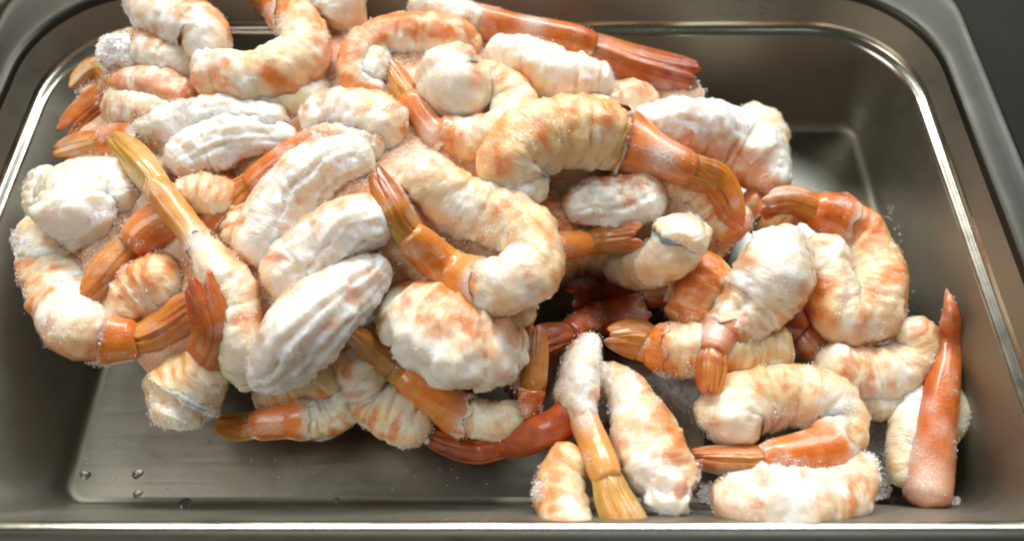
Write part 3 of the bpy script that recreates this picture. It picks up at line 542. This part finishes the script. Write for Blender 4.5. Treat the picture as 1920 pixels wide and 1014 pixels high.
S("pale shrimp underside on the tray floor below the low white edged one", b=[(1590, 745, 26, -.3), (1650, 760, 32, -.4), (1705, 745, 28, -.3)], o=.2, w=.4, y=.3)
S("upright tapering red shrimp tail at the far right", s=[(1734, 955, 46), (1740, 900, 49, .1), (1748, 840, 45, .3), (1764, 735, 37, .5), (1780, 640, 28, .3), (1783, 585, 18), (1774, 538, 5)], roll=-85, o=.8, w=.35, hue=.46, tip=.15, spread=-.1, ws=[(1735, 905, 50, .9), (1700, 850, 34), (1765, 800, 18, .5), (1745, 760, 14, .6)], fz=1.)
S("white shrimp piece leaning behind the upright red tail", b=[(1806, 655, 18), (1808, 715, 26), (1795, 775, 30), (1760, 830, 26, -.3)], o=.1, w=.6)
S("white flank left of the upright red tail", b=[(1735, 705, 26, -.2), (1710, 780, 38, -.2), (1695, 860, 32, -.2), (1700, 915, 24, -.2)], o=.1, w=.5, ws=[(1710, 760, 40)])
S("shrimp lying across with an amber leaf-shaped fan at its left end", fat=1.06, b=[(1462, 660, 52), (1400, 662, 54), (1320, 662, 48), (1250, 655, 44)], s=[(1215, 648, 40)], f=[(1195, 636, 44, .1), (1128, 632, 22, .2)], o=.35, w=.2, y=.8, hue=.3, tip=.35, spread=.02, lobe=.2, ys=[(1440, 660, 40)], ws=[(1455, 685, 14)])
S("curled shrimp at the lower right with an orange tail pointing left", fat=1.14, b=[(1368, 815, 46), (1375, 765, 56, .1), (1450, 738, 50), (1530, 745, 52), (1575, 790, 46), (1555, 835, 38)], s=[(1510, 848, 40, .1), (1420, 862, 35, .1)], f=[(1390, 862, 33, .1), (1292, 858, 22, .1)], roll=15, o=.3, w=.3, y=.5, hue=.42, tip=.5, spread=.03, ws=[(1370, 790, 46), (1570, 760, 40)], os=[(1450, 785, 24, .7), (1540, 810, 16), (1490, 740, 20, .5)], fz=1.6)
S("frosty white shrimp at the bottom right, cut off by the near rim", b=[(1615, 865, 28, .2), (1592, 925, 48, .5), (1490, 950, 66, .7), (1400, 940, 64, .7), (1362, 905, 36, .4)], roll=-5, cut=.35, o=.4, w=.8, os=[(1430, 895, 30), (1500, 890, 24), (1600, 900, 20)], ws=[(1480, 940, 80), (1400, 970, 50)], fz=2.)
S("red speck of a tail showing at the right of the lower right curl", s=[(1612, 820, 12, -.2), (1608, 780, 16, -.2)], f=[(1606, 768, 14, -.2), (1598, 735, 8, -.3)], hue=.6)
S("shrimp at the bottom with straight amber tail running down to the near rim", b=[(1108, 635, 22, .2), (1090, 680, 36, .2), (1082, 740, 42, .2), (1094, 785, 28, .3)], s=[(1115, 835, 34, .3), (1142, 905, 38, .3)], f=[(1155, 940, 40, .3), (1195, 1015, 44, .7)], roll=60, o=.4, w=.7, lobe=.5, hue=.2, tip=.25, spread=.08, ws=[(1100, 650, 34), (1070, 720, 34), (1095, 785, 24)], os=[(1120, 740, 22)], fz=.8)
S("shrimp with a ragged white end right of the straight amber tail", b=[(1262, 950, 46, .5), (1242, 890, 68, .3), (1212, 818, 62, .1), (1190, 762, 46, -.3), (1160, 722, 38, -.7), (1105, 695, 32, -1.1)], lobe=1.1, roll=40, o=.4, w=.5, y=.4, ws=[(1245, 920, 60), (1210, 880, 50)], os=[(1190, 800, 24), (1170, 830, 16)], ys=[(1290, 880, 24)])
S("tan curved shrimp left of the straight amber tail at the near rim", b=[(1072, 1015, 54, .8), (1052, 955, 46, .4), (1050, 890, 42), (1085, 838, 40)], roll=10, o=.5, w=.25, y=.5, os=[(1040, 900, 20), (1040, 985, 18), (1090, 930, 18)], ws=[(1065, 945, 26), (1012, 920, 14)])
S("large shrimp with orange bands and a white flap at the lower middle", b=[(955, 650, 62), (900, 648, 80), (830, 628, 86), (765, 575, 70), (735, 535, 40)], roll=40, flip=True, seg=1.6, o=.7, w=.5, y=.5, cut=.15, os=[(850, 580, 40), (900, 620, 34), (820, 620, 26), (920, 665, 26), (760, 570, 20)], ws=[(760, 630, 44), (830, 690, 44), (950, 605, 40), (800, 660, 40), (950, 640, 30)])
S("upright orange shrimp tail beside the right end of the banded shrimp", s=[(992, 780, 20), (998, 725, 29)], f=[(1000, 705, 28), (1003, 600, 24)], hue=.48, tip=.2, spread=.02)
S("shrimp below the banded one with a glossy amber tail running up left", b=[(978, 775, 28), (925, 790, 38), (862, 775, 40)], s=[(815, 745, 37, .1), (750, 695, 34, .2)], f=[(730, 680, 33, .2), (652, 615, 20, .2)], o=.5, w=.4, hue=.28, tip=.35, spread=.02, os=[(930, 740, 30)], ws=[(900, 790, 40)])
S("cream grooved shrimp under the glossy amber tail at the bottom of the heap", b=[(655, 672, 34), (690, 735, 52), (750, 785, 54), (800, 825, 26)], seg=1.6, roll=30, o=.4, w=.45, y=.4, ws=[(670, 730, 34), (770, 790, 24)])
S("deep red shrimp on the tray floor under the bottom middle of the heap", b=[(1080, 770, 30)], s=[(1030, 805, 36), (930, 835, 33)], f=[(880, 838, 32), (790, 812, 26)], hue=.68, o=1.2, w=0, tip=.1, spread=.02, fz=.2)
S("pink frosted scrap between the banded shrimp and the lowest ribbed back", b=[(650, 590, 26, -.4), (685, 575, 30, -.4), (715, 600, 26, -.5)], o=.4, w=.6, fz=2.)
S("tan flank under the red tipped shrimp in the middle", b=[(870, 580, 30, -.3), (940, 590, 40, -.4), (1005, 575, 34, -.4)], o=.3, w=.3, y=.5, fz=1.5)
S("ragged white flesh at the extreme left edge, just under the garlic-like lump", b=[(40, 468, 24), (72, 440, 36), (95, 480, 46), (125, 540, 40), (150, 590, 34)], o=.3, w=.75, lobe=.7, lump=1.3, dz=-.15, fz=1.8)
S("orange fleshed scrap showing between the amber tail and the topmost ribbed back", b=[(400, 330, 30, -.5), (450, 400, 40, -.5), (455, 470, 40, -.4)], o=1.2, w=.1)
S("brownish frosted shrimp flank filling the hollow between the large arc and its tail fan", b=[(1170, 325, 40, -.9), (1250, 330, 50, -.9), (1330, 385, 50, -.9), (1390, 450, 44, -.7)], o=1.4, w=.25, fz=2., os=[(1240, 330, 60), (1200, 320, 30)], ws=[(1395, 400, 30)])
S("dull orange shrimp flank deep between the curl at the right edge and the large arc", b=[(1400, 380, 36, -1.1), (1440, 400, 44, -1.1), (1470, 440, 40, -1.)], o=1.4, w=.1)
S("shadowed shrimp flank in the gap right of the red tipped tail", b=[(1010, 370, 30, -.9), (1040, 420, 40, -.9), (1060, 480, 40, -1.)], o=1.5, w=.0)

for i, (lab, kw) in enumerate(D): shrimp(i, lab, **kw)

# ------------------------------------------------------------------ frost that binds the heap together
def frost_bed():
    Cc = np.array(CENTRES); h = .16
    x0, x1, y0, y1 = -18, 16.5, 5, 25; nx, ny = int((x1 - x0) / h), int((y1 - y0) / h)
    gx, gy = np.meshgrid(np.linspace(x0, x1, nx), np.linspace(y0, y1, ny)); g = np.stack([gx.ravel(), gy.ravel()], 1)
    zz = np.zeros(len(g)); ok = np.zeros(len(g), bool)
    for a in range(0, len(g), 4000):
        d = np.hypot(g[a:a + 4000, None, 0] - Cc[None, :, 0], g[a:a + 4000, None, 1] - Cc[None, :, 1])
        w = 1 / (d ** 2 + .25) ** 2
        zz[a:a + 4000] = (w * (Cc[:, 2] - .06 * Cc[:, 3])[None]).sum(1) / w.sum(1); ok[a:a + 4000] = (d < .5 * Cc[None, :, 3]).any(1)
    pu, pv = project(np.stack([g[:, 0], g[:, 1], zz], 1)); ok &= (zz > 1.7) & (pu < 1400) & ((zz > 2.6) | (pv < 620)) & (np.hypot((pu - 1100) / 1.5, pv - 590) > 75) & (pv < 760) & ~((pu > 1050) & (pv > 600))
    Pn = np.stack([g[:, 0], g[:, 1], zz], 1); zz = zz + .35 * (fbm(Pn * 1.3, 3) - .5) + .22 * (fbm(Pn * 6, 2) - .5)
    zz = zz.reshape(ny, nx); ok = ok.reshape(ny, nx)
    for _ in range(8):
        o2 = ok.copy(); o2[1:] |= ok[:-1]; o2[:-1] |= ok[1:]; o2[:, 1:] |= ok[:, :-1]; o2[:, :-1] |= ok[:, 1:]; ok = o2
    for _ in range(10):
        o2 = ok.copy(); o2[1:] &= ok[:-1]; o2[:-1] &= ok[1:]; o2[:, 1:] &= ok[:, :-1]; o2[:, :-1] &= ok[:, 1:]; ok = o2
    pu, pv = project(np.stack([gx, gy, zz], -1).reshape(-1, 3)); ok &= ((np.hypot((pu - 1100) / 1.5, pv - 590) > 75) & ~((pu > 1050) & (pv > 600)) & (pv < 740)).reshape(ny, nx)
    V = np.concatenate([np.stack([gx, gy, zz], -1).reshape(-1, 3), np.stack([gx, gy, np.maximum(zz - 1.6, .1)], -1).reshape(-1, 3)]); n0 = nx * ny
    cell = ok[:-1, :-1] & ok[1:, :-1] & ok[:-1, 1:] & ok[1:, 1:]; F = []
    J, I = np.nonzero(cell); idx = J * nx + I
    top = np.stack([idx, idx + 1, idx + nx + 1, idx + nx], 1); F.append(top); F.append(top[:, ::-1] + n0)
    pad = np.pad(cell, 1)
    for dj, di, e0, e1 in ((-1, 0, 0, 1), (1, 0, nx + 1, nx), (0, -1, nx, 0), (0, 1, 1, nx + 1)):
        edge = cell & ~pad[1 + dj:1 + dj + cell.shape[0], 1 + di:1 + di + cell.shape[1]]
        J, I = np.nonzero(edge); q = J * nx + I; F.append(np.stack([q + e0, q + e0 + n0, q + e1 + n0, q + e1], 1))
    F = np.concatenate(F); used = np.unique(F); mp = np.full(len(V), -1); mp[used] = np.arange(len(used))
    m, nt, b = new_mat("packed_frost"); L = nt.links; tc = N(nt, 'ShaderNodeTexCoord')
    n = N(nt, 'ShaderNodeTexNoise', i_Scale=70.0, i_Detail=5.0, i_Roughness=.7); L.new(tc.outputs['Object'], n.inputs['Vector'])
    n2 = N(nt, 'ShaderNodeTexNoise', i_Scale=1600.0, i_Detail=2.0); L.new(tc.outputs['Object'], n2.inputs['Vector'])
    r = N(nt, 'ShaderNodeValToRGB'); e = r.color_ramp.elements
    e[0].position = .34; e[0].color = (.66, .27, .09, 1); e[1].position = .60; e[1].color = (.88, .70, .55, 1); L.new(n.outputs[0], r.inputs[0])
    L.new(r.outputs[0], b.inputs['Base Color']); b.inputs['Roughness'].default_value = .4
    b.inputs['Subsurface Weight'].default_value = .4; b.inputs['Subsurface Radius'].default_value = (1, .4, .2); b.inputs['Subsurface Scale'].default_value = .003
    bp = N(nt, 'ShaderNodeBump', i_Strength=.8, i_Distance=.001); L.new(n2.outputs[0], bp.inputs['Height']); L.new(bp.outputs[0], b.inputs['Normal'])
    o = link_mesh("packed_frost", V[used], mp[F], m)
    rs = np.random.RandomState(21); tv = np.unique(top); nb_ = 60000
    c4 = V[tv[rs.randint(0, len(tv), nb_)]]; c4 = c4[fbm(c4 * 1.1 + 7, 2) > .47]
    c4 = c4 + rs.randn(len(c4), 3) * [.08, .08, .05]; gv, gf = granules(c4, .012 + .03 * rs.rand(len(c4)) ** 3, rs)
    og = link_mesh("frost_grains", gv, gf, M_FROST, smooth=False); og['kind'] = 'stuff'; og['label'] = "white frost grains in the hollows between the shrimp"; og['category'] = "frost"
    o['kind'] = 'stuff'; o['label'] = "pinkish frost packed between the heaped shrimp"; o['category'] = "frost"
frost_bed()

# ------------------------------------------------------------------ loose ice on the tray floor, frost clump, drops of water
def loose_ice():
    rs = np.random.RandomState(3); P = []; sz = []
    for (u, v, ru, rv, n, s0) in ((1640, 850, 50, 70, 8000, .036), (1620, 800, 44, 44, 4500, .036), (1265, 755, 76, 66, 9000, .036), (1775, 945, 16, 14, 260, .035), (1640, 920, 30, 20, 500, .05), (1330, 930, 22, 30, 300, .04),
                                (1650, 470, 30, 70, 260, .03), (500, 900, 420, 40, 60, .02), (180, 800, 60, 120, 40, .018), (1560, 360, 60, 70, 60, .02), (1700, 700, 30, 150, 150, .025), (1660, 560, 24, 40, 260, .04), (1210, 740, 30, 30, 500, .035), (1300, 820, 20, 40, 300, .04)):
        for k in range(n):
            a = rs.rand() * 6.283; r = rs.rand() ** .5; uu, vv = u + ru * r * math.cos(a), v + rv * r * math.sin(a)
            p = unproj(uu, vv, 0.06)
            if p[0] > 14.6 or p[1] < 7.2: p[2] += max(0, (p[0] - 14.6) * 2, (7.2 - p[1]) * 1.6)
            p[2] += abs(rs.randn()) * .16 * (1 - r) + .02
            P.append(p); sz.append(s0 * (.4 + rs.rand() ** 2 * 1.4))
    V, F = granules(np.array(P), np.array(sz), rs)
    for (u, v, ru, rv) in ((1640, 850, 44, 64), (1620, 800, 40, 40), (1265, 755, 74, 62), (1330, 930, 22, 26), (1300, 830, 20, 40)):
        g = np.linspace(-1, 1, 34); gx, gy = np.meshgrid(g, g); rr = np.hypot(gx, gy)
        B_ = np.array([unproj(u + ru * a, v + rv * b_, .04) for a, b_ in zip(gx.ravel(), gy.ravel())])
        hgt = np.clip(1 - rr.ravel() - .35 * (fbm(B_ * 2.3, 2) - .3), -.2, 1) * .35 + .10 * (fbm(B_ * 5, 2) - .4)
        B_[:, 2] = np.where(rr.ravel() < 1, hgt, -.2); B_[:, 2] += np.clip((7.1 - B_[:, 1]) * 1.6, 0, 2) * (B_[:, 2] > 0)
        q4 = grid_faces(34, 34, len(V)); V = np.concatenate([V, B_]); F = np.concatenate([F, q4[:, [0, 1, 2]], q4[:, [0, 2, 3]]])
    o = link_mesh("loose_ice", V, F, M_ICE, smooth=False); o['kind'] = 'stuff'; o['label'] = "loose ice crystals on the tray floor at the right"; o['category'] = "ice"
    # frost clump at the top left of the heap: a lumpy mass with grains set into it
    c0 = unproj(226, 100, pile_z(226, 100) + .1); rs = np.random.RandomState(8)
    th = np.linspace(0, math.pi, 40)[:, None]; ph = np.linspace(0, 2 * math.pi, 60, endpoint=False)[None, :]
    d = np.stack([np.sin(th) * np.cos(ph), np.sin(th) * np.sin(ph), np.cos(th) + 0 * ph], -1)
    Q = c0 + d * np.array([.85, .75, .6]) * (.7 + .75 * fbm(d * 1.6 + 4, 3) + .16 * fbm(d * 9, 2))[..., None] * .85
    V1 = Q.reshape(-1, 3); f4 = tube_faces(40, 60); F1 = np.concatenate([f4[:, [0, 1, 2]], f4[:, [0, 2, 3]]])
    idx = rs.randint(0, len(V1), 1500); V2, F2 = granules(V1[idx] + rs.randn(1500, 3) * .03, .015 + .03 * rs.rand(1500) ** 2, rs)
    o = link_mesh("frost_clump", np.concatenate([V1, V2]), np.concatenate([F1, F2 + len(V1)]), M_FROST); o['kind'] = 'stuff'; o['label'] = "grainy white frost clump beside the uppermost amber tail fan"; o['category'] = "frost"
loose_ice()

def drops():
    m, nt, b = new_mat("water"); b.inputs['Transmission Weight'].default_value = 1; b.inputs['Roughness'].default_value = .02; b.inputs['IOR'].default_value = 1.33
    tc = N(nt, 'ShaderNodeTexCoord'); n = N(nt, 'ShaderNodeTexNoise', i_Scale=500.0); nt.links.new(tc.outputs['Object'], n.inputs['Vector'])
    bp = N(nt, 'ShaderNodeBump', i_Strength=.05, i_Distance=.0003); nt.links.new(n.outputs[0], bp.inputs['Height']); nt.links.new(bp.outputs[0], b.inputs['Normal'])
    rs = np.random.RandomState(4)
    for (u, v, r, lab) in ((160, 890, .17, "round water drop nearest the near left floor corner"), (258, 888, .17, "water drop on the steel floor, second from the near left corner"), (127, 857, .12, "water drop at the foot of the left wall"),
                           (258, 925, .14, "water drop on the bright near floor edge at the left"), (345, 946, .22, "flat smeared water drop on the near wall below the floor edge"), (82, 840, .13, "faint water drop on the left wall"),
                           (632, 938, .11, "lone water drop on the near floor edge in the middle"), (835, 980, .15, "water drop on the near wall left of the bottom shrimp"), (905, 968, .10, "tiny water drop beside the one on the near wall")):
        p = unproj(u, v, 0)
        if u < 130:
            for _ in range(6): p = unproj(u, v, max(0.05, (-14.9 - p[0]) / 2.55 * 3.9 + .3))
        elif v > 935 and u > 300 and u < 1000:
            for _ in range(6): p = unproj(u, v, max(0.02, (7.0 - p[1]) / 1.7 * 3.9 + .35))
        na, nr = 18, 7; V = []
        for a in range(nr):
            t = a / (nr - 1) * math.pi / 2
            for k in range(na):
                th = 2 * math.pi * k / na; rr = r * math.cos(t) * (1 + .12 * math.sin(2 * th + u) + .08 * math.sin(3 * th)) + .0005
                V.append((rr * math.cos(th), rr * math.sin(th), r * .45 * math.sin(t) + .03))
        V = np.array(V) + [0, 0, -.02]
        if u < 130: V = V @ np.array([[.83, 0, -.55], [0, 1, 0], [.55, 0, .83]]) 
        V = V + p
        o = link_mesh("water_drop", V, tube_faces(nr, na), m); o['label'] = lab; o['category'] = "water drop"; o['group'] = "water drops on the steel"
drops()
